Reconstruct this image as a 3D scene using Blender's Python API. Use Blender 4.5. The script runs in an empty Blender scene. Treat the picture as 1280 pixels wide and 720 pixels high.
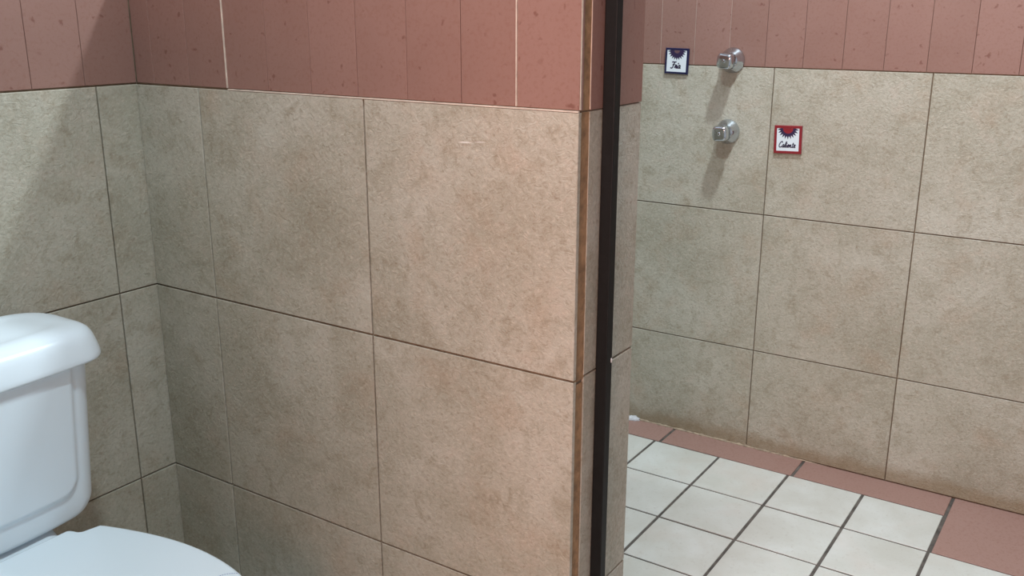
import bpy, bmesh, math, random
from mathutils import Vector, Matrix

sc = bpy.context.scene
C = sc.collection
random.seed(7)

# ------------------------------------------------------------------ camera
YAW, PIT, ROL, FPX = 0.9872, -0.2798, 0.0015, 1196.83
cam_d = bpy.data.cameras.new('camera')
cam = bpy.data.objects.new('camera', cam_d)
C.objects.link(cam)
cam_d.sensor_width = 36.0
cam_d.lens = FPX / 1280.0 * 36.0
cam_d.clip_start = 0.02
F = Vector((math.sin(YAW) * math.cos(PIT), math.cos(YAW) * math.cos(PIT), math.sin(PIT)))
R0 = Vector((math.cos(YAW), -math.sin(YAW), 0))
U0 = R0.cross(F)
R1 = math.cos(ROL) * R0 + math.sin(ROL) * U0
U1 = -math.sin(ROL) * R0 + math.cos(ROL) * U0
M3 = Matrix((R1, U1, -F)).transposed()
cam.matrix_world = Matrix.Translation((-1.1727, -1.6452, 1.2567)) @ M3.to_4x4()
sc.camera = cam

# ------------------------------------------------------------------ world, lamps, exposure
sc.view_settings.view_transform = 'Standard'
sc.view_settings.look = 'None'
sc.view_settings.gamma = 1
sc.view_settings.use_curve_mapping = False
sc.view_settings.exposure = 0.0
w = bpy.data.worlds.new('world')
sc.world = w
w.use_nodes = True
w.node_tree.nodes['Background'].inputs[0].default_value = (0.8, 0.9, 1.0, 1)
w.node_tree.nodes['Background'].inputs[1].default_value = 0.3


def lamp(name, loc, power, col, size, shape='DISK', size_y=None, rot=(0, 0, 0)):
    d = bpy.data.lights.new(name, 'AREA')
    d.energy = power
    d.color = col
    d.shape = shape
    d.size = size
    if size_y:
        d.size_y = size_y
    o = bpy.data.objects.new(name, d)
    o.location = loc
    o.rotation_euler = rot
    C.objects.link(o)
    return o


lamp('shower_lamp', (0.72, -1.12, 2.58), 36, (0.79, 0.925, 1.0), 0.13)
lamp('stall_lamp', (-0.60, -0.98, 2.58), 25, (0.76, 0.93, 1.0), 0.16)
lamp('warm_side_light', (-1.78, -1.42, 1.28), 24, (1.0, 0.53, 0.41), 0.45, 'RECTANGLE', 0.7, rot=(0, math.radians(-90), 0))  # unseen warm source, added for the warm light on the partition


# ------------------------------------------------------------------ material helpers
class NT:
    def __init__(self, name):
        self.m = bpy.data.materials.new(name)
        self.m.use_nodes = True
        self.t = self.m.node_tree
        self.b = self.t.nodes['Principled BSDF']

    def n(self, typ, **kw):
        nd = self.t.nodes.new(typ)
        for k, v in kw.items():
            setattr(nd, k, v)
        return nd

    def l(self, a, b):
        self.t.links.new(a, b)

    def coords(self, rand=True):
        tc = self.n('ShaderNodeTexCoord')
        if not rand:
            return tc.outputs['Object']
        oi = self.n('ShaderNodeObjectInfo')
        mul = self.n('ShaderNodeMath', operation='MULTIPLY')
        self.l(oi.outputs['Random'], mul.inputs[0])
        mul.inputs[1].default_value = 53.7
        cb = self.n('ShaderNodeCombineXYZ')
        for i in range(3):
            self.l(mul.outputs[0], cb.inputs[i])
        add = self.n('ShaderNodeVectorMath', operation='ADD')
        self.l(tc.outputs['Object'], add.inputs[0])
        self.l(cb.outputs[0], add.inputs[1])
        self.rand = oi.outputs['Random']
        return add.outputs[0]

    def noise(self, co, scale, detail=4, rough=0.55, dist=0.0):
        nd = self.n('ShaderNodeTexNoise')
        nd.inputs['Scale'].default_value = scale
        nd.inputs['Detail'].default_value = detail
        nd.inputs['Roughness'].default_value = rough
        nd.inputs['Distortion'].default_value = dist
        self.l(co, nd.inputs['Vector'])
        return nd.outputs['Fac']

    def ramp(self, fac, stops):
        nd = self.n('ShaderNodeValToRGB')
        cr = nd.color_ramp
        while len(cr.elements) < len(stops):
            cr.elements.new(0.5)
        for e, (p, c) in zip(cr.elements, stops):
            e.position = p
            e.color = (*c, 1) if not isinstance(c, float) else (c, c, c, 1)
        self.l(fac, nd.inputs[0])
        return nd.outputs[0]

    def mix(self, fac, a, b, mode='MIX'):
        nd = self.n('ShaderNodeMix', data_type='RGBA', blend_type=mode)
        for s, v in ((nd.inputs[0], fac), (nd.inputs[6], a), (nd.inputs[7], b)):
            if isinstance(v, (int, float)):
                s.default_value = v
            elif isinstance(v, tuple):
                s.default_value = (*v, 1)
            else:
                self.l(v, s)
        return nd.outputs[2]

    def bump(self, h, strength, dist):
        nd = self.n('ShaderNodeBump')
        nd.inputs['Strength'].default_value = strength
        nd.inputs['Distance'].default_value = dist
        self.l(h, nd.inputs['Height'])
        self.l(nd.outputs[0], self.b.inputs['Normal'])

    def out(self, col, rough=0.5, metal=0.0, spec=0.5):
        if isinstance(col, tuple):
            self.b.inputs['Base Color'].default_value = (*col, 1)
        else:
            self.l(col, self.b.inputs['Base Color'])
        if isinstance(rough, float):
            self.b.inputs['Roughness'].default_value = rough
        else:
            self.l(rough, self.b.inputs['Roughness'])
        self.b.inputs['Metallic'].default_value = metal
        self.b.inputs['Specular IOR Level'].default_value = spec
        return self.m


def mat_stone(name, stain=False):
    k = NT(name)
    co = k.coords()
    big = k.noise(co, 5.0, 5, 0.6, 0.4)
    base = k.ramp(big, [(0.30, (0.368, 0.341, 0.266)), (0.48, (0.440, 0.411, 0.333)), (0.68, (0.510, 0.482, 0.404))])
    warm = k.noise(co, 9.0, 4, 0.6, 0.3)
    wf = k.ramp(warm, [(0.54, 0.0), (0.76, 0.42)])
    c = k.mix(wf, base, (0.400, 0.275, 0.180))
    mid = k.noise(co, 26.0, 5, 0.65, 0.6)
    c = k.mix(k.ramp(mid, [(0.33, 0.55), (0.49, 0.0)]), c, (0.315, 0.270, 0.195))
    c = k.mix(k.ramp(mid, [(0.54, 0.0), (0.72, 0.45)]), c, (0.50, 0.425, 0.350))
    grain = k.noise(co, 140.0, 5, 0.72, 0.35)
    gf = k.ramp(grain, [(0.30, 0.50), (0.48, 0.0)])
    c = k.mix(gf, c, (0.235, 0.175, 0.110))
    lf = k.ramp(grain, [(0.54, 0.0), (0.68, 0.55)])
    c = k.mix(lf, c, (0.60, 0.54, 0.44))  # pale flecks painted in for highlights on the stone relief
    if stain:
        geo = k.n('ShaderNodeNewGeometry')
        sp = k.n('ShaderNodeSeparateXYZ')
        k.l(geo.outputs['Position'], sp.inputs[0])
        nz = k.noise(geo.outputs['Position'], 14.0, 4, 0.6)
        ad = k.n('ShaderNodeMath', operation='MULTIPLY_ADD')
        k.l(nz, ad.inputs[0])
        ad.inputs[1].default_value = -0.05
        k.l(sp.outputs[2], ad.inputs[2])
        sf = k.ramp(ad.outputs[0], [(-0.0, 0.52), (0.028, 0.0)])
        c = k.mix(sf, c, (0.26, 0.185, 0.095))
    rip = k.noise(co, 75.0, 5, 0.62, 1.6)
    k.bump(rip, 0.70, 0.0030)
    rr = k.ramp(grain, [(0.3, 0.62), (0.7, 0.40)])
    return k.out(c, rr, 0, 0.42)


def mat_clay(name, a=(0.295, 0.163, 0.132), b=(0.262, 0.143, 0.114), spots=True):
    k = NT(name)
    co = k.coords()
    c = k.mix(k.rand, a, b)
    cl = k.noise(co, 9.0, 4, 0.6)
    c = k.mix(k.ramp(cl, [(0.35, 0.0), (0.75, 0.35)]), c, (0.325, 0.190, 0.156))
    if spots:
        v = k.n('ShaderNodeTexVoronoi')
        v.inputs['Scale'].default_value = 46.0
        wob = k.n('ShaderNodeTexNoise')
        wob.inputs['Scale'].default_value = 60.0
        k.l(co, wob.inputs['Vector'])
        sc_ = k.n('ShaderNodeVectorMath', operation='SCALE')
        k.l(wob.outputs['Color'], sc_.inputs[0])
        sc_.inputs['Scale'].default_value = 0.022
        ad_ = k.n('ShaderNodeVectorMath', operation='ADD')
        k.l(co, ad_.inputs[0])
        k.l(sc_.outputs[0], ad_.inputs[1])
        k.l(ad_.outputs[0], v.inputs['Vector'])
        sz = k.noise(co, 11.0, 2, 0.5)
        mu = k.n('ShaderNodeMath', operation='MULTIPLY')
        k.l(sz, mu.inputs[0])
        mu.inputs[1].default_value = 0.19
        df = k.n('ShaderNodeMath', operation='SUBTRACT')
        k.l(v.outputs['Distance'], df.inputs[0])
        k.l(mu.outputs[0], df.inputs[1])
        f = k.ramp(df.outputs[0], [(0.0, 0.75), (0.11, 0.0)])
        pick = k.ramp(v.outputs['Color'], [(0.40, 0.0), (0.62, 0.85)])
        f = k.mix(1.0, f, pick, 'MULTIPLY')
        c = k.mix(f, c, (0.15, 0.050, 0.034))
    fine = k.noise(co, 150.0, 3, 0.6)
    c = k.mix(k.ramp(fine, [(0.3, 0.35), (0.5, 0.0)]), c, (0.22, 0.095, 0.066))
    k.bump(k.noise(co, 90.0, 4, 0.6), 0.15, 0.001)
    return k.out(c, 0.52, 0, 0.4)


def mat_flat(name, col, rough=0.5, metal=0.0, var=0.0, scale=40.0, bump=0.0, spec=0.5):
    k = NT(name)
    if var:
        co = k.coords(False)
        nz = k.noise(co, scale, 4, 0.6)
        d = tuple(x * (1 - var) for x in col)
        e = tuple(min(1, x * (1 + var)) for x in col)
        c = k.ramp(nz, [(0.3, d), (0.7, e)])
        if bump:
            k.bump(nz, bump, 0.002)
        return k.out(c, rough, metal, spec)
    return k.out(col, rough, metal, spec)


M_stone = mat_stone('beige_stone_tile')
M_stone_s = mat_stone('beige_stone_tile_stained', True)
M_clay = mat_clay('red_clay_tile')
M_clay_floor = mat_clay('floor_clay_tile', (0.365, 0.222, 0.186), (0.335, 0.200, 0.165), False)
M_grout = mat_flat('brown_grout', (0.20, 0.145, 0.095), 0.9, 0, 0.3, 60, 0.3)
M_fgrout = mat_flat('dark_floor_grout', (0.105, 0.090, 0.078), 0.9, 0, 0.45, 30, 0.4)
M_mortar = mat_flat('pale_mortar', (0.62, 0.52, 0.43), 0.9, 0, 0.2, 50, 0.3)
M_mortar_dull = mat_flat('dull_mortar', (0.42, 0.31, 0.26), 0.9, 0, 0.2, 50, 0.3)
M_white_mortar = mat_flat('white_cement', (0.66, 0.66, 0.68), 0.9, 0, 0.15, 80, 0.4)
M_fill = mat_flat('ochre_edge_grout', (0.30, 0.180, 0.092), 0.85, 0, 0.35, 60, 0.3)
M_post = mat_flat('dark_painted_metal', (0.0085, 0.0082, 0.0080), 0.55, 0, 0.2, 60, 0.05, 0.22)
M_porc = mat_flat('white_porcelain', (0.77, 0.86, 0.92), 0.24)
M_seat = mat_flat('white_seat_plastic', (0.76, 0.86, 0.92), 0.24)
M_chrome = mat_flat('brushed_chrome', (0.60, 0.65, 0.70), 0.11, 1.0)
M_plaster = mat_flat('pale_plaster', (0.52, 0.57, 0.62), 0.8, 0, 0.05, 4)
M_ceil = mat_flat('white_ceiling_paint', (0.78, 0.79, 0.80), 0.85, 0, 0.03, 4)
M_blue = mat_flat('navy_glaze', (0.010, 0.012, 0.055), 0.3)
M_red = mat_flat('red_glaze', (0.25, 0.018, 0.026), 0.3)
M_white_glaze = mat_flat('white_glaze', (0.74, 0.80, 0.84), 0.25)
M_ink = mat_flat('dark_violet_ink', (0.028, 0.016, 0.060), 0.45)
M_mauve = mat_flat('mauve_brown_ink', (0.14, 0.075, 0.085), 0.45)
M_crim = mat_flat('crimson_ink', (0.27, 0.018, 0.030), 0.4)
M_print = mat_flat('blue_print', (0.16, 0.24, 0.46), 0.5)
M_screw = mat_flat('pale_metal', (0.72, 0.70, 0.68), 0.4, 0.3)

k = NT('white_floor_tile')
co = k.coords()
cc = k.ramp(k.noise(co, 7.0, 5, 0.6, 0.3), [(0.3, (0.565, 0.555, 0.500)), (0.55, (0.63, 0.63, 0.585)), (0.72, (0.68, 0.685, 0.65))])
cc = k.mix(k.ramp(k.noise(co, 5.0, 3, 0.6), [(0.55, 0.0), (0.8, 0.45)]), cc, (0.60, 0.50, 0.43))
cc = k.mix(k.ramp(k.noise(co, 110.0, 3, 0.6), [(0.28, 0.35), (0.42, 0.0)]), cc, (0.45, 0.41, 0.35))
k.bump(k.noise(co, 40.0, 4, 0.6), 0.12, 0.001)
M_ftile = k.out(cc, 0.34, 0, 0.45)


# ------------------------------------------------------------------ mesh helpers
def link(name, me, m=None, parent=None, loc=None):
    o = bpy.data.objects.new(name, me)
    C.objects.link(o)
    if m and me and len(me.materials) == 0:
        me.materials.append(m)
    if parent:
        o.parent = parent
    if loc is not None:
        o.location = loc
    return o


def bm_obj(name, bm, m, parent=None, loc=None, smooth=False):
    bmesh.ops.recalc_face_normals(bm, faces=bm.faces[:])
    me = bpy.data.meshes.new(name)
    bm.to_mesh(me)
    bm.free()
    if smooth:
        for p in me.polygons:
            p.use_smooth = True
    return link(name, me, m, parent, loc)


def box_bm(x0, x1, y0, y1, z0, z1, bevel=0.0, seg=2):
    bm = bmesh.new()
    bmesh.ops.create_cube(bm, size=1.0)
    for v in bm.verts:
        v.co = Vector(((x0 + x1) / 2 + v.co.x * (x1 - x0), (y0 + y1) / 2 + v.co.y * (y1 - y0), (z0 + z1) / 2 + v.co.z * (z1 - z0)))
    if bevel:
        bmesh.ops.bevel(bm, geom=bm.edges[:], offset=bevel, segments=seg, affect='EDGES', profile=0.5)
    return bm


def struct(name, bm, m):
    o = bm_obj(name, bm, m)
    o['kind'] = 'structure'
    return o


def thing(name, label, cat, loc=(0, 0, 0), rot=(0, 0, 0), group=None):
    o = bpy.data.objects.new(name, None)
    o.empty_display_size = 0.05
    C.objects.link(o)
    o.location = loc
    o.rotation_euler = rot
    o['label'] = label
    o['category'] = cat
    if group:
        o['group'] = group
    return o


tile_cache = {}


def tile_mesh(w_, h_, t, ch, m):
    """a slab in local coords: x width, y height, front face at z = 0, body behind it, chamfered front edges"""
    key = (round(w_, 4), round(h_, 4), round(t, 4), round(ch, 4), m.name)
    if key in tile_cache:
        return tile_cache[key]
    a, b = w_ / 2, h_ / 2
    vs, fs = [], []
    for (da, z) in ((0, -t), (0, -ch), (ch * 0.35, -ch * 0.35), (ch, 0)):
        vs += [(-a + da, -b + da, z), (a - da, -b + da, z), (a - da, b - da, z), (-a + da, b - da, z)]
    for i in range(3):
        for j in range(4):
            j2 = (j + 1) % 4
            fs.append((i * 4 + j, i * 4 + j2, (i + 1) * 4 + j2, (i + 1) * 4 + j))
    fs.append((12, 13, 14, 15))
    fs.append((3, 2, 1, 0))
    me = bpy.data.meshes.new('tile')
    me.from_pydata(vs, [], fs)
    me.materials.append(m)
    tile_cache[key] = me
    return me


# wall frames: (u axis, v axis, outward normal) -> rotation
def frame(u, v):
    u, v = Vector(u), Vector(v)
    n = u.cross(v)
    return Matrix((u, v, n)).transposed().to_4x4()


FR_P = frame((0, -1, 0), (0, 0, 1))     # normal -x
FR_L = frame((1, 0, 0), (0, 0, 1))      # normal -y
FR_F = frame((1, 0, 0), (0, 1, 0))      # normal +z
FR_Q = frame((0, 1, 0), (0, 0, 1))      # normal +x


def put_tile(name, parent, fr, origin, u0, u1, v0, v1, gap, t, m, ch=0.0012, proud=0.0, tilt=0.0, gap_v=None):
    """tile spanning u0..u1, v0..v1 of a plane through origin; gap is taken half from every side"""
    me = tile_mesh(u1 - u0 - gap, v1 - v0 - (gap if gap_v is None else gap_v), t, ch, m)
    n = fr.col[2].to_3d()
    c = Vector(origin) + fr.col[0].to_3d() * ((u0 + u1) / 2) + fr.col[1].to_3d() * ((v0 + v1) / 2) + n * proud
    o = bpy.data.objects.new(name, me)
    C.objects.link(o)
    o.parent = parent
    rot = fr.copy()
    if tilt:
        rot = rot @ Matrix.Rotation(random.uniform(-tilt, tilt), 4, 'X') @ Matrix.Rotation(random.uniform(-tilt, tilt), 4, 'Y')
    o.matrix_local = Matrix.Translation(c) @ rot
    return o


# ------------------------------------------------------------------ numbers of the room
H = 1.1246            # top of the beige tiling
T = 0.402             # tile pitch
W = 1.4266            # shower wall plane
YE = -0.9817          # end of the partition
PT = 0.197            # partition thickness
PH = 1.360            # partition height
CEIL = 2.62
XL, YB = -1.80, -2.95
ZR = 1.1260           # start of the red tiles
TT = 0.008
GAP = 0.0028
RED_H = PH - ZR

# ------------------------------------------------------------------ structure
floor = struct('floor', box_bm(XL - 0.1, W + 0.1, YB - 0.1, 0.1, -0.12, -0.0025), M_fgrout)
ceiling = struct('ceiling', box_bm(XL - 0.1, W + 0.1, YB - 0.1, 0.1, CEIL, CEIL + 0.1), M_ceil)
wall_back = struct('wall_back', box_bm(XL, W, 0.0045, 0.1, -0.0025, CEIL), M_grout)
wall_right = struct('wall_right', box_bm(W + 0.0045, W + 0.1, YB, 0.1, -0.0025, CEIL), M_grout)
wall_left = struct('wall_left', box_bm(XL - 0.1, XL, YB, 0.1, -0.0025, CEIL), M_plaster)
wall_front = struct('wall_front', box_bm(XL - 0.1, W + 0.1, YB - 0.1, YB, -0.0025, CEIL), M_plaster)
wall_part = struct('wall_partition', box_bm(0.0050, PT - 0.0050, YE + 0.0035, 0.0045, -0.0025, PH - 0.003), M_grout)

# rows of the big beige tiles, from the top down
rows = [(H - T, H), (H - 2 * T, H - T), (0.0, H - 2 * T)]

# partition, toilet side (u = -y)
colsP = [(-0.0004, 0.1811), (0.1811, 0.5831), (0.5831, -YE + GAP / 2)]
for (a, b) in rows:
    for (u0, u1) in colsP:
        put_tile('wall_tile', wall_part, FR_P, (0, 0, 0), u0, u1, a, b, 0.0034, TT, M_stone, 0.0010, random.uniform(0.0, 0.0003), 0.0006)
redP = [0.0004, 0.053, 0.156, 0.2595, 0.363, 0.4665, 0.570, 0.6735, 0.777, 0.877, -YE + 0.0005]
for i in range(len(redP) - 1):
    put_tile('clay_tile', wall_part, FR_P, (0, 0, 0), redP[i], redP[i + 1], ZR, PH, 0.0008, TT, M_clay, 0.0007,
             -0.0030 + random.uniform(-0.0004, 0.0004), 0.0012)
for y in (0.2595, 0.877):
    bm_obj('mortar_line', box_bm(-0.0026 + 0.003, 0.004, -y - 0.0008, -y + 0.0008, ZR + 0.001, PH - 0.001), M_mortar, wall_part)
bm_obj('mortar_line', box_bm(-0.0004, 0.004, YE + 0.001, -0.262, H - 0.0012, H + 0.0008), M_mortar, wall_part)
# bright arris of the last clay tile and of the fill beside it
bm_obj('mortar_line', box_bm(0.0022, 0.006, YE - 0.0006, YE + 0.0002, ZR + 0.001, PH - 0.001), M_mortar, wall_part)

# pale scuff on the upper right beige tile
bm = bmesh.new()
for (ya, yb_, za, zb, hw) in ((-0.772, -0.801, 1.0678, 1.0694, 0.0011), (-0.803, -0.826, 1.0702, 1.0716, 0.0007)):
    q4 = [(ya, za), ((ya * 2 + yb_) / 3, (za * 2 + zb) / 3 + hw), ((ya + yb_ * 2) / 3, (za + zb * 2) / 3 + hw * 0.8), (yb_, zb),
          ((ya + yb_ * 2) / 3, (za + zb * 2) / 3 - hw * 0.7), ((ya * 2 + yb_) / 3, (za * 2 + zb) / 3 - hw * 0.6)]
    bm.faces.new([bm.verts.new((-0.0016, y, z)) for y, z in q4])
bm_obj('scuff_mark', bm, mat_flat('pale_scuff', (0.78, 0.75, 0.70), 0.7, 0, 0.10, 90), wall_part)

# end face of the partition (u = x), facing -y
X_F0, X_F1 = 0.0085, 0.0310


def strip(z0, z1, x1):
    bm = bmesh.new()
    n = 26
    grid = []
    for i in range(n + 1):
        z = z0 + (z1 - z0) * i / n
        row = []
        for j in range(5):
            x = X_F0 - 0.0085 + 0.0022 + (x1 - X_F0 + 0.0063) * j / 4
            d = 0.0003 * math.sin(z * 61 + j) + 0.0003 * math.sin(z * 133 + 2.1 * j)
            y = YE + 0.0012 + (0.0007 * math.cos((j - 2) * 1.2)) + (d if 0 < j < 4 else 0.2 * d)
            row.append(bm.verts.new((x, y, z)))
        grid.append(row)
    for i in range(n):
        for j in range(4):
            bm.faces.new((grid[i][j], grid[i][j + 1], grid[i + 1][j + 1], grid[i + 1][j]))
    return bm_obj('edge_grout', bm, M_fill, wall_part, smooth=True)


strip(0.0, H - T - 0.008, 0.0290)
strip(H - T - 0.004, H - 0.0015, 0.0335)
strip(H + 0.0005, PH - 0.002, 0.0325)
for (a, b) in rows:
    put_tile('end_tile', wall_part, FR_L, (0, YE, 0), 0.0295, PT, a, b, GAP, TT, M_stone, 0.0013)
put_tile('end_clay_tile', wall_part, FR_L, (0, YE, 0), 0.0325, PT, ZR - 0.002, PH, 0.0014, TT, M_clay, 0.0007, 0.0004)
bm_obj('mortar_line', box_bm(0.0315, 0.0326, YE - 0.0004, YE + 0.004, ZR, PH - 0.001), M_mortar, wall_part)
# shower side of the partition and its top
colsQ = [(YE, -0.5831), (-0.5831, -0.1811), (-0.1811, -0.0015)]
for (a, b) in rows:
    for (u0, u1) in colsQ:
        put_tile('wall_tile', wall_part, FR_Q, (PT, 0, 0), u0, u1, a, b, GAP, TT, M_stone, 0.0013)
for i in range(len(redP) - 1):
    put_tile('clay_tile', wall_part, FR_Q, (PT, 0, 0), -redP[i + 1], -redP[i], ZR, PH, 0.0008, TT, M_clay, 0.0007)
for i in range(len(redP) - 1):
    put_tile('clay_tile', wall_part, FR_F, (0, 0, PH), 0.0, PT, -redP[i + 1], -redP[i], 0.0014, 0.004, M_clay, 0.0007)

# the stall's other side wall, left of the toilet
SX1, SX0 = -0.975, -1.160
wall_stall = struct('wall_stall', box_bm(SX0, SX1 - 0.0045, YE + 0.0045, 0.0045, -0.0025, PH - 0.003), M_grout)
for (a, b) in rows:
    for (u0, u1) in colsQ:
        put_tile('wall_tile', wall_stall, FR_Q, (SX1, 0, 0), u0, u1, a, b, GAP, TT, M_stone, 0.0013)
    put_tile('end_tile', wall_stall, FR_L, (0, YE, 0), SX0, SX1, a, b, GAP, TT, M_stone, 0.0013)
for i in range(len(redP) - 1):
    put_tile('clay_tile', wall_stall, FR_Q, (SX1, 0, 0), -redP[i + 1], -redP[i], ZR, PH, 0.0008, TT, M_clay, 0.0007)
put_tile('end_clay_tile', wall_stall, FR_L, (0, YE, 0), SX0, SX1, ZR, PH, 0.0008, TT, M_clay, 0.0007)

# wall behind the toilet (u = x), facing -y
colsL = [(-0.0856, 0.0045), (-0.0856 - T, -0.0856), (-0.0856 - 2 * T, -0.0856 - T), (-0.0856 - 3 * T, -0.0856 - 2 * T), (-0.0856 - 4 * T, -0.0856 - 3 * T), (XL + 0.002, -0.0856 - 4 * T)]
for (a, b) in rows:
    for (u0, u1) in colsL:
        put_tile('wall_tile', wall_back, FR_L, (0, 0, 0), u0, u1, a, b, GAP, TT - 0.0002, M_stone, 0.0013, random.uniform(0, 0.0006), 0.001)
u = -0.0015
redL = [0.0025, -0.106, -0.209]
while redL[-1] > XL + 0.12:
    redL.append(redL[-1] - 0.1035)
redL[-1] = XL + 0.002
for i in range(len(redL) - 1):
    for (z0, z1) in ((ZR, PH), (PH, PH + 0.235), (PH + 0.235, PH + 0.47)):
        put_tile('clay_tile', wall_back, FR_L, (0, 0, 0), redL[i + 1], redL[i], z0, z1, 0.0008, TT, M_clay, 0.0007,
                 -0.0016 + random.uniform(-0.0003, 0.0003), 0.001)

# the same wall beyond the partition, inside the shower
sx = [W, W - T, W - 2 * T, W - 3 * T, PT + 0.0015]
for (a, b) in rows:
    for i in range(len(sx) - 1):
        put_tile('wall_tile', wall_back, FR_L, (0, 0, 0), sx[i + 1], sx[i], a, b, GAP, TT - 0.0002, M_stone, 0.0013)
n_red = int((W - PT) / 0.1035)
for i in range(n_red + 1):
    x1 = W - 0.1035 * i
    x0 = max(x1 - 0.1035, PT + 0.001)
    for (z0, z1) in ((ZR, PH), (PH, PH + 0.235), (PH + 0.235, PH + 0.47)):
        if z0 > PH - 0.01 and i == n_red:
            x0 = PT - 0.03
        put_tile('clay_tile', wall_back, FR_L, (0, 0, 0), x0, x1, z0, z1, 0.0008, TT, M_clay, 0.0007, -0.0016)

# shower wall (u = -y), facing -x
HS, TS = H - 0.0093, 0.4045
rowsS = [(HS - TS, HS), (HS - 2 * TS, HS - TS), (0.0015, HS - 2 * TS)]
yj = [-0.7768 + T * k_ for k_ in (2,)]
edges = [0.0015, 0.7768 - T, 0.7768, 0.7768 + T, 0.7768 + 2 * T, 0.7768 + 3 * T]
for ri, (a, b) in enumerate(rowsS):
    for i in range(len(edges) - 1):
        put_tile('wall_tile', wall_right, FR_P, (W, 0, 0), edges[i], edges[i + 1], a, b, GAP, TT, M_stone_s if ri == 2 else M_stone, 0.0011,
                 random.uniform(0.0, 0.0006), 0.001)
redS = [0.0015] + [0.439 + 0.1032 * (k_ - 4) for k_ in range(0, 21)]
for i in range(len(redS) - 1):
    for (z0, z1) in ((HS + 0.001, PH), (PH, PH + 0.235), (PH + 0.235, PH + 0.47)):
        put_tile('clay_tile', wall_right, FR_P, (W, 0, 0), redS[i], redS[i + 1], z0, z1, 0.0008, TT, M_clay, 0.0007,
                 -0.0012 + random.uniform(-0.0004, 0.0004), 0.001)
for y in (0.439, 0.5422, 0.6454):
    bm_obj('mortar_line', box_bm(W - 0.0002 + 0.001, W + 0.004, -y - 0.0006, -y + 0.0004, HS + 0.002, PH - 0.001), M_mortar_dull, wall_right)

# upper wall plaster above the tiling
for nm, par, b_ in (('upper_plaster', wall_back, box_bm(XL, W, 0.0, 0.004, PH + 0.471, CEIL)),
                    ('upper_plaster', wall_right, box_bm(W, W + 0.004, YB, 0.0, PH + 0.471, CEIL))):
    bm_obj(nm, b_, M_plaster, par)

# ------------------------------------------------------------------ floor tiles
FU, FV = 0.2066, 0.2084
S0 = 0.1132
FG = 0.0062
xs = [W - S0 - FV * i for i in range(0, 6)]
y_at = lambda k_: -0.5291 - FU * k_
for i in range(5):
    for k_ in range(-3, 11):
        y0, y1 = y_at(k_ + 1), y_at(k_)
        if y1 > 0 or (i == 0 and k_ >= 4):
            continue
        put_tile('floor_tile', floor, FR_F, (0, 0, 0), xs[i + 1], xs[i], y0, y1, 0.0066, 0.0065, M_ftile, 0.0013,
                 random.uniform(-0.0006, 0.0002), 0.0015, 0.0078)
bj = [-0.002, -0.130, -0.545, -0.953, -1.3575]
for i in range(4):
    put_tile('border_tile', floor, FR_F, (0, 0, 0), xs[0], W + 0.004, bj[i + 1], bj[i], 0.0042, 0.0065, M_clay_floor, 0.0013, 0.0, 0.0, 0.0085)
put_tile('border_tile', floor, FR_F, (0, 0, 0), xs[1], W + 0.004, -1.3575 - 0.4, -1.3575, 0.0042, 0.0065, M_clay_floor, 0.0013, 0.0, 0.0, 0.0085)
put_tile('border_tile', floor, FR_F, (0, 0, 0), xs[1], W + 0.004, -1.3575 - 0.8, -1.3575 - 0.4, FG + 0.001, 0.0065, M_clay_floor, 0.0013)
# toilet side of the floor
for i in range(0, 8):
    for k_ in range(0, 10):
        x1, y1 = -0.002 - FV * i, -0.002 - FU * k_
        put_tile('floor_tile', floor, FR_F, (0, 0, 0), x1 - FV, x1, y1 - FU, y1, FG, 0.0065, M_ftile, 0.0013, -0.0004)

# ragged mortar bead where the shower wall meets the floor
bm = bmesh.new()
prev = None
n = 60
for i in range(n + 1):
    y = -0.36 - 0.66 * i / n
    r = (0.0022 + 0.0030 * abs(math.sin(i * 1.7) * math.sin(i * 0.53 + 1))) * min(1.0, (n - i + 0.2) / 16)
    ring = [bm.verts.new((W + 0.001, y, -0.001)), bm.verts.new((W - r * 1.6, y, -0.0005)),
            bm.verts.new((W - r * 0.9, y, r * 0.7)), bm.verts.new((W + 0.001, y, r * 1.2))]
    if prev:
        for j in range(3):
            bm.faces.new((prev[j], prev[j + 1], ring[j + 1], ring[j]))
    prev = ring
bm_obj('mortar_bead', bm, mat_flat('grey_brown_mortar', (0.36, 0.28, 0.20), 0.9, 0, 0.35, 60, 0.4), wall_right, smooth=True)
bm = bmesh.new()
bmesh.ops.create_icosphere(bm, subdivisions=3, radius=1.0)
for v in bm.verts:
    f = 1 + 0.22 * math.sin(5 * v.co.x + 1) * math.sin(6 * v.co.y) + 0.12 * math.sin(11 * v.co.z + 4 * v.co.y)
    v.co = Vector((1.417 + v.co.x * 0.014 * f, -0.402 + v.co.y * 0.022 * f, 0.001 + max(v.co.z, -0.2) * 0.011 * f))
bm_obj('cement_patch', bm, M_white_mortar, floor, smooth=True)

# ------------------------------------------------------------------ metal post on the end of the partition
post = thing('metal_post', 'dark painted square metal post standing against the end of the tiled partition', 'post', (0.076, YE, 0))
PW, PD = 0.018, 0.0195
bm_obj('tube', box_bm(-PW / 2, PW / 2, -PD - 0.0008, -0.0008, 0.0, CEIL, 0.0012, 2), M_post, post)
bm = bmesh.new()
bmesh.ops.create_uvsphere(bm, u_segments=16, v_segments=10, radius=1.0)
for v in bm.verts:
    v.co = Vector((v.co.x * 0.0022, v.co.y * 0.0012, v.co.z * 0.0040))
bm_obj('screw', bm, M_screw, post, (PW / 2 - 0.0030, -PD - 0.0010, 0.737), smooth=True)['label'] = 'small pale screw head on the dark post'


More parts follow.
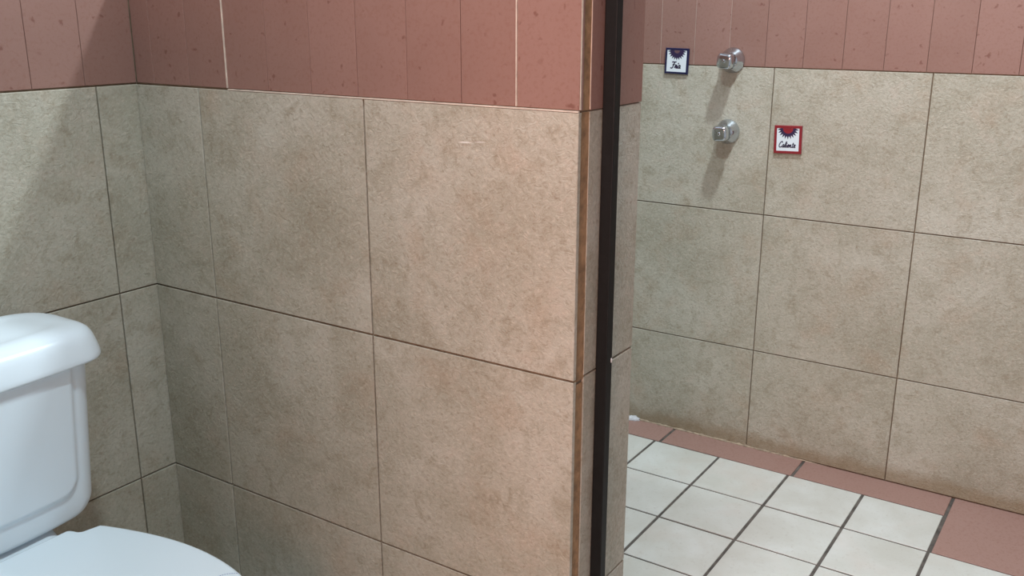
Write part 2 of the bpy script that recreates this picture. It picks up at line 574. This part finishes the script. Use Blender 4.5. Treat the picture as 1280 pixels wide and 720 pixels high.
# ------------------------------------------------------------------ toilet
def superell(a, b0, b1, n, e=4.0, yc=0.0, bow=0.0):
    """closed plan outline: half width a, back at b0 (y larger), front at b1"""
    pts = []
    cy, hb = (b0 + b1) / 2, (b0 - b1) / 2
    for i in range(n):
        t = 2 * math.pi * i / n
        c, s = math.cos(t), math.sin(t)
        x = a * math.copysign(abs(c) ** (2 / e), c)
        y = hb * math.copysign(abs(s) ** (2 / e), s)
        if s < 0 and bow:
            y -= bow * (1 - (x / a) ** 2)
        pts.append((x, cy + y))
    return pts


def rrect(a, y0, y1, r0, r1, n=24, bow=0.0):
    """rounded rectangle outline, y0 back, y1 front, corner radii back / front, even n points per corner, front bowed out"""
    pts = []
    for (cx, cy, r, t0) in ((a - r1, y1 + r1, r1, -90), (a - r0, y0 - r0, r0, 0), (-a + r0, y0 - r0, r0, 90), (-a + r1, y1 + r1, r1, 180)):
        for i in range(n + 1):
            t = math.radians(t0 + 90 * i / n)
            pts.append((cx + r * math.cos(t), cy + r * math.sin(t)))
    # fill the straight front with points, then bow it
    m = 64
    fx0, fx1 = -a + r1, a - r1
    for i in range(1, m):
        pts.append((fx0 + (fx1 - fx0) * i / m, y1))
    out = []
    for x, y in pts:
        k_ = max(0.0, min(1.0, (y0 - y) / (y0 - y1)))
        out.append((x, y - bow * (1 - (x / a) ** 2) * k_))
    return out


def loft(name, rings, m, parent, caps=(True, True), disp=None):
    bm = bmesh.new()
    prev = None
    for (pts, z) in rings:
        ring = []
        for (x, y) in pts:
            p = Vector((x, y, z))
            if disp:
                p = disp(p)
            ring.append(bm.verts.new(p))
        if prev:
            for i in range(len(ring)):
                j = (i + 1) % len(ring)
                bm.faces.new((prev[i], prev[j], ring[j], ring[i]))
        elif caps[0]:
            bm.faces.new(ring[::-1])
        prev = ring
    top = bm.faces.new(prev) if caps[1] else None
    o = bm_obj(name, bm, m, parent, smooth=True)
    if top is not None:
        o.data.polygons[len(o.data.polygons) - 1].use_smooth = False
    return o


XC = -0.478
toilet = thing('toilet', 'white ceramic toilet with closed lid and tank against the tiled back wall', 'toilet', (XC, 0, 0))


def sstep(a, b, x):
    t = max(0.0, min(1.0, (x - a) / (b - a)))
    return t * t * (3 - 2 * t)


T_Z0, T_Z1 = 0.4215, 0.705


def tank_disp(p):
    # raised front panel with softly rounded lower corners
    if p.y > -0.15:
        return p
    a = 0.129 + 0.019 * (p.z - T_Z0) / (T_Z1 - T_Z0)
    z0, r = 0.467, 0.035
    dx = abs(p.x) - (a - r)
    dz = (z0 + r) - p.z
    d = (math.hypot(max(dx, 0), max(dz, 0)) + min(max(dx, dz), 0)) - r      # <0 inside the panel
    h = 0.0055 * (1 - sstep(-0.009, 0.0008, d))
    return Vector((p.x, p.y - h, p.z))


rings = []
NZ = 120
for i in range(NZ + 1):
    t = i / NZ
    z = T_Z0 + (T_Z1 - T_Z0) * t
    a = 0.173 + 0.020 * t
    y1 = -0.205 - 0.004 * t
    # rounded bottom edge
    if z - T_Z0 < 0.030:
        q_ = 1 - (z - T_Z0) / 0.030
        dr = 0.030 * (1 - math.sqrt(max(0.0, 1 - q_ * q_)))
    else:
        dr = 0
    fr = 0.007 * (1 - math.sqrt(max(0.0, 1 - max(0.0, 1 - (z - T_Z0) / 0.007) ** 2)))
    rings.append((rrect(a - dr, -0.022 - dr * 0.3, y1 + fr, 0.03, 0.040, 20, 0.016), z))
tank = loft('tank', rings, M_porc, toilet, disp=tank_disp)

L0 = 0.694
rings = []
prof = [(0.010, 0.0), (0.003, 0.0004), (0.0006, 0.002), (0.0, 0.005), (0.0012, 0.012), (0.0035, 0.022), (0.0065, 0.033), (0.0095, 0.041), (0.0135, 0.0475), (0.0195, 0.0525),
        (0.028, 0.0560), (0.040, 0.0582), (0.052, 0.0586), (0.060, 0.0576), (0.070, 0.0566), (0.085, 0.0566)]
for (ins, dz) in prof:
    rings.append((rrect(0.219 - ins, -0.012 - ins * 0.8, -0.224 + ins, max(0.085 - ins * 0.8, 0.004), max(0.052 - ins * 0.5, 0.006), 20, 0.016), L0 + dz))
loft('tank_lid', rings, M_porc, toilet)

# bowl deck under the tank
rings = []
for (z, a, y0, y1) in ((0.0, 0.10, -0.10, -0.50), (0.02, 0.10, -0.10, -0.50), (0.20, 0.095, -0.08, -0.46), (0.33, 0.098, -0.05, -0.42),
                       (0.375, 0.092, -0.03, -0.40), (0.392, 0.092, -0.022, -0.40), (0.400, 0.088, -0.022, -0.232), (0.4225, 0.086, -0.026, -0.200)):
    rings.append((rrect(a, y0, y1, 0.03, 0.03, 12, 0.004), z))
loft('pedestal', rings, M_porc, toilet)


def seat_outline(grow=0.0, n=72, yb=-0.262, tab=False):
    """rounded D of the lid: a straight back edge and an egg-shaped front (relative to XC)"""
    pts = []
    hw, y_mid, y_tip = 0.1755 + grow, -0.470, -0.735 - grow
    for i in range(n + 1):
        t = math.pi * i / n          # right-back round the tip to left-back
        pts.append((t,))
    out = []
    # right side: from back corner to widest
    bx = 0.1325 + grow
    m = 26
    for i in range(m):
        t = i / m
        y = yb + grow + (y_mid - yb - grow) * t
        x = bx + (hw - bx) * math.sin(t * math.pi / 2) ** 0.92
        out.append((x, y))
    for i in range(n + 1):
        t = math.pi * i / n
        c, s = math.cos(t), math.sin(t)
        out.append((hw * math.copysign(abs(c) ** 0.93, c), y_mid + (y_tip - y_mid) * abs(s) ** 0.97))
    for i in range(m):
        t = 1 - (i + 1) / m
        y = yb + grow + (y_mid - yb - grow) * t
        x = bx + (hw - bx) * math.sin(t * math.pi / 2) ** 0.92
        out.append((-x, y))
    if tab:
        yt = -0.2325 + grow
        row = [(-0.100, yb + 0.006 + grow), (-0.097 - grow * 0.5, yb + 0.011 + grow), (-0.094 - grow, yt - 0.004), (-0.090 - grow, yt)]
        row += [(-0.085 + 0.17 * i / 10, yt) for i in range(11)]
        row += [(-x, y) for x, y in row[3::-1]]
        return out + row
    # bowed back edge
    for i in range(1, 12):
        t = i / 12
        x = -bx + 2 * bx * t
        out.append((x, yb + grow + 0.014 * (1 - (2 * t - 1) ** 2)))
    return out


rings = []
for (g, z) in ((-0.02, 0.30), (-0.012, 0.34), (-0.004, 0.372), (-0.002, 0.386), (-0.006, 0.3925)):
    rings.append((seat_outline(g), z))
base = seat_outline(-0.02)


def shrink(f, dy):
    return [(x * f, -0.40 + (y + 0.40) * f + dy) for x, y in base]


rings = [(shrink(0.50, 0.02), 0.0), (shrink(0.50, 0.02), 0.02), (shrink(0.46, 0.03), 0.10), (shrink(0.55, 0.02), 0.18), (shrink(0.78, 0.0), 0.26),
         (shrink(0.93, 0.0), 0.32)] + rings[1:]
loft('bowl', rings, M_porc, toilet)
loft('seat', [(seat_outline(-0.008), 0.3935), (seat_outline(-0.003), 0.396), (seat_outline(-0.003), 0.404), (seat_outline(-0.006), 0.4065)], M_seat, toilet)
SZ = 0.4075
cover = loft('seat_lid', [(seat_outline(g, tab=True), SZ + z) for g, z in ((-0.004, 0.0), (-0.0008, 0.0015), (0.0, 0.005), (0.0, 0.0095), (-0.0012, 0.0120), (-0.003, 0.0133), (-0.006, 0.0142))], M_seat, toilet)
# dotted arc printed on the lid
bm = bmesh.new()
for i in range(30):
    t = math.radians(28 + i * 6.0)
    x, y = 0.128 + 0.034 * math.cos(t) , -0.588 + 0.034 * math.sin(t)
    if x > 0.163:
        continue
    r = 0.0011
    vs = [bm.verts.new((x + r * math.cos(j * math.pi / 4), y + r * math.sin(j * math.pi / 4), SZ + 0.0145)) for j in range(8)]
    bm.faces.new(vs)
o = bm_obj('printed_arc', bm, M_print, cover)
o['label'] = 'faint blue dotted arc printed on the lid'


# ------------------------------------------------------------------ shower valves
def lathe_x(name, prof, n, m, parent, power=2.0, rot=0.0):
    """prof = [(distance from the wall, radius)]; built along local -x; power > 2 squares the section"""
    bm = bmesh.new()
    prev = None
    for (d, r) in prof:
        ring = []
        for i in range(n):
            t = 2 * math.pi * i / n + rot
            c, s = math.cos(t), math.sin(t)
            ring.append(bm.verts.new((-d, r * math.copysign(abs(c) ** (2 / power), c), r * math.copysign(abs(s) ** (2 / power), s))))
        if prev:
            for i in range(n):
                j = (i + 1) % n
                bm.faces.new((prev[i], prev[j], ring[j], ring[i]))
        prev = ring
    bm.faces.new(prev)
    return bm_obj(name, bm, m, parent, smooth=True)


def valve(label, y, z, rot):
    v = thing('shower_valve', label, 'faucet', (W - 0.0016, y, z), (rot, 0, 0), 'chrome shower valves on the tiled wall')
    lathe_x('wall_flange', [(0.0, 0.0345), (0.003, 0.0348), (0.006, 0.0335), (0.011, 0.0305), (0.018, 0.0265), (0.026, 0.0225), (0.030, 0.0195), (0.031, 0.010)], 40, M_chrome, v)
    lathe_x('stem', [(0.028, 0.011), (0.050, 0.011)], 20, M_chrome, v)
    kn = lathe_x('knob', [(0.032, 0.012), (0.033, 0.0190), (0.036, 0.0215), (0.061, 0.0212), (0.0660, 0.0200), (0.0685, 0.0175), (0.0692, 0.0140)], 48, M_chrome, v, 3.8, 0.0)
    lathe_x('button', [(0.069, 0.0052), (0.0700, 0.0050), (0.0704, 0.0030)], 16, M_chrome, kn)
    return v


valve('upper chrome shower valve beside the blue-framed plaque, on the red and beige joint', -0.6585, 1.132, 0.10)
valve('lower chrome shower valve left of the red-framed plaque, on beige tile', -0.6570, 0.9365, -0.06)


# ------------------------------------------------------------------ ceramic plaques
def ribbon(bm, pts, wid, x):
    """flat stroke through pts (y to the viewer's right is -y world -> local u), smoothed"""
    P = [Vector(p) for p in pts]
    out = []
    for i in range(len(P) - 1):
        p0, p1, p2, p3 = P[max(i - 1, 0)], P[i], P[i + 1], P[min(i + 2, len(P) - 1)]
        for s in range(6):
            t = s / 6
            out.append(0.5 * ((2 * p1) + (p2 - p0) * t + (2 * p0 - 5 * p1 + 4 * p2 - p3) * t * t + (3 * p1 - p0 - 3 * p2 + p3) * t ** 3))
    out.append(P[-1])
    prev = None
    for i, p in enumerate(out):
        d = (out[min(i + 1, len(out) - 1)] - out[max(i - 1, 0)])
        if d.length < 1e-9:
            continue
        d.normalize()
        nn = Vector((-d.y, d.x)) * wid / 2
        a, b = p + nn, p - nn
        pair = [bm.verts.new((x, -a.x, a.y)), bm.verts.new((x, -b.x, b.y))]
        if prev:
            bm.faces.new((prev[0], prev[1], pair[1], pair[0]))
        prev = pair


GLY = {   # cursive strokes on a unit x-height, baseline 0
    'F': (1.05, [[(0.0, 1.75), (0.25, 1.95), (0.7, 1.85), (1.25, 2.0)], [(0.75, 1.85), (0.62, 1.0), (0.45, 0.1), (0.15, -0.1), (-0.1, 0.15)], [(0.3, 1.0), (0.65, 1.05), (0.95, 1.15)]]),
    'r': (0.62, [[(0.0, 0.0), (0.2, 0.75), (0.22, 1.05), (0.35, 0.9), (0.5, 0.88), (0.42, 0.3), (0.5, 0.02), (0.68, 0.1)]]),
    'í': (0.40, [[(0.12, 0.85), (0.08, 0.3), (0.14, 0.02), (0.40, 0.12)], [(0.2, 1.2), (0.38, 1.65)]]),
    'i': (0.40, [[(0.12, 0.85), (0.08, 0.3), (0.14, 0.02), (0.40, 0.12)], [(0.2, 1.2), (0.24, 1.32)]]),
    'a': (0.85, [[(0.58, 0.78), (0.35, 0.95), (0.08, 0.6), (0.08, 0.15), (0.3, 0.0), (0.52, 0.35), (0.62, 0.85)], [(0.62, 0.85), (0.55, 0.3), (0.64, 0.0), (0.85, 0.12)]]),
    'C': (1.15, [[(1.0, 1.5), (0.95, 1.85), (0.65, 1.95), (0.25, 1.4), (0.08, 0.7), (0.25, 0.1), (0.65, -0.02), (1.1, 0.25)]]),
    'l': (0.50, [[(0.05, 0.1), (0.30, 1.0), (0.40, 1.75), (0.25, 1.85), (0.14, 1.2), (0.12, 0.3), (0.22, 0.0), (0.5, 0.12)]]),
    'e': (0.66, [[(0.02, 0.35), (0.35, 0.5), (0.48, 0.8), (0.3, 0.95), (0.1, 0.6), (0.14, 0.12), (0.36, 0.0), (0.66, 0.18)]]),
    'n': (0.92, [[(0.06, 0.9), (0.1, 0.4), (0.06, 0.0)], [(0.08, 0.3), (0.3, 0.8), (0.48, 0.85), (0.5, 0.5), (0.52, 0.1), (0.65, 0.0), (0.92, 0.12)]]),
    't': (0.55, [[(0.24, 1.6), (0.16, 0.8), (0.14, 0.2), (0.25, 0.0), (0.55, 0.14)], [(-0.05, 1.05), (0.5, 1.12)]]),
}


def word_mesh(text, width, xh, wid, x, cu, cv):
    adv = sum(GLY[c][0] for c in text)
    s = width / adv
    bm = bmesh.new()
    pos = 0
    for ch in text:
        a, strokes = GLY[ch]
        for st in strokes:
            ribbon(bm, [(cu - width / 2 + (pos + px) * s + 0.22 * py * xh, cv + py * xh) for px, py in st], wid, x)
        pos += a
    return bm


def petal_fan(r0, r1, n, half, x, cu, cv, wide):
    bm = bmesh.new()
    for i in range(n):
        t = math.radians(-180 + 180 * (i + 0.5) / n)
        d = Vector((math.cos(t), math.sin(t)))
        e = Vector((-d.y, d.x))
        out = [d * r0 - e * half, d * (r0 + (r1 - r0) * wide) - e * half * 1.15, d * r1, d * (r0 + (r1 - r0) * wide) + e * half * 1.15, d * r0 + e * half]
        bm.faces.new([bm.verts.new((x - 0.00001 * i, -(cu + p.x), min(cv + p.y, cv))) for p in out])
    return bm


def half_disc(r, x, cu, cv, n=20, r_in=0.0):
    bm = bmesh.new()
    ps = [(r * math.cos(math.radians(-180 + 180 * i / n)), r * math.sin(math.radians(-180 + 180 * i / n))) for i in range(n + 1)]
    bm.faces.new([bm.verts.new((x, -(cu + a), cv + b)) for a, b in ps])
    return bm


def plaque(label, text, y, z, size, tilt, m_frame, m_inner, m_core, bord, tw, txh, pen):
    p = thing('ceramic_plaque', label, 'sign', (W - 0.0012, y, z), (tilt, 0, 0), 'ceramic water plaques on the shower wall')
    hs, th = size / 2, 0.0062
    # frame: a ring of four mitred bars
    bm = bmesh.new()
    lay = []
    for (o_, x) in ((hs, 0.0), (hs, -th + 0.001), (hs - 0.001, -th), (hs - bord, -th), (hs - bord - 0.0004, -th + 0.0008), (hs - bord - 0.0004, -0.001)):
        lay.append([bm.verts.new((x, -sx * o_, sz_ * o_)) for sx, sz_ in ((-1, -1), (1, -1), (1, 1), (-1, 1))])
    for a_, b_ in zip(lay, lay[1:]):
        for i in range(4):
            j = (i + 1) % 4
            bm.faces.new((a_[i], a_[j], b_[j], b_[i]))
    bm_obj('frame', bm, m_frame, p)
    q_ = hs - bord
    bm_obj('face', box_bm(-th + 0.0007, -0.0008, -q_, q_, -q_, q_), M_white_glaze, p)
    xf = -th + 0.0006
    top = q_ - 0.0004
    fl = bm_obj('flower', petal_fan(0.010, 0.0285 * size / 0.072, 11, 0.0027, xf - 0.0001, 0, top, 0.50), M_ink, p)
    bm_obj('inner_petals', half_disc(0.0135 * size / 0.072, xf - 0.0003, 0, top), m_inner, fl)
    bm_obj('flower_centre', half_disc(0.0085 * size / 0.072, xf - 0.0004, 0, top), m_core, fl)
    bm_obj('lettering', word_mesh(text, tw, txh, pen, xf - 0.0003, -0.0015, -0.0195 * size / 0.072), M_ink, p)['label'] = 'dark cursive word ' + text
    return p


plaque('small white plaque in a navy frame with dark flower reading Fría', 'Fría', -0.4935, 1.1255, 0.0715, math.radians(1.2), M_blue, M_ink, M_mauve, 0.0055, 0.030, 0.0088, 0.0031)
plaque('small white plaque in a red frame with red flower reading Caliente', 'Caliente', -0.8305, 0.9265, 0.0755, math.radians(-2.0), M_red, M_crim, M_red, 0.0068, 0.046, 0.0078, 0.0025)
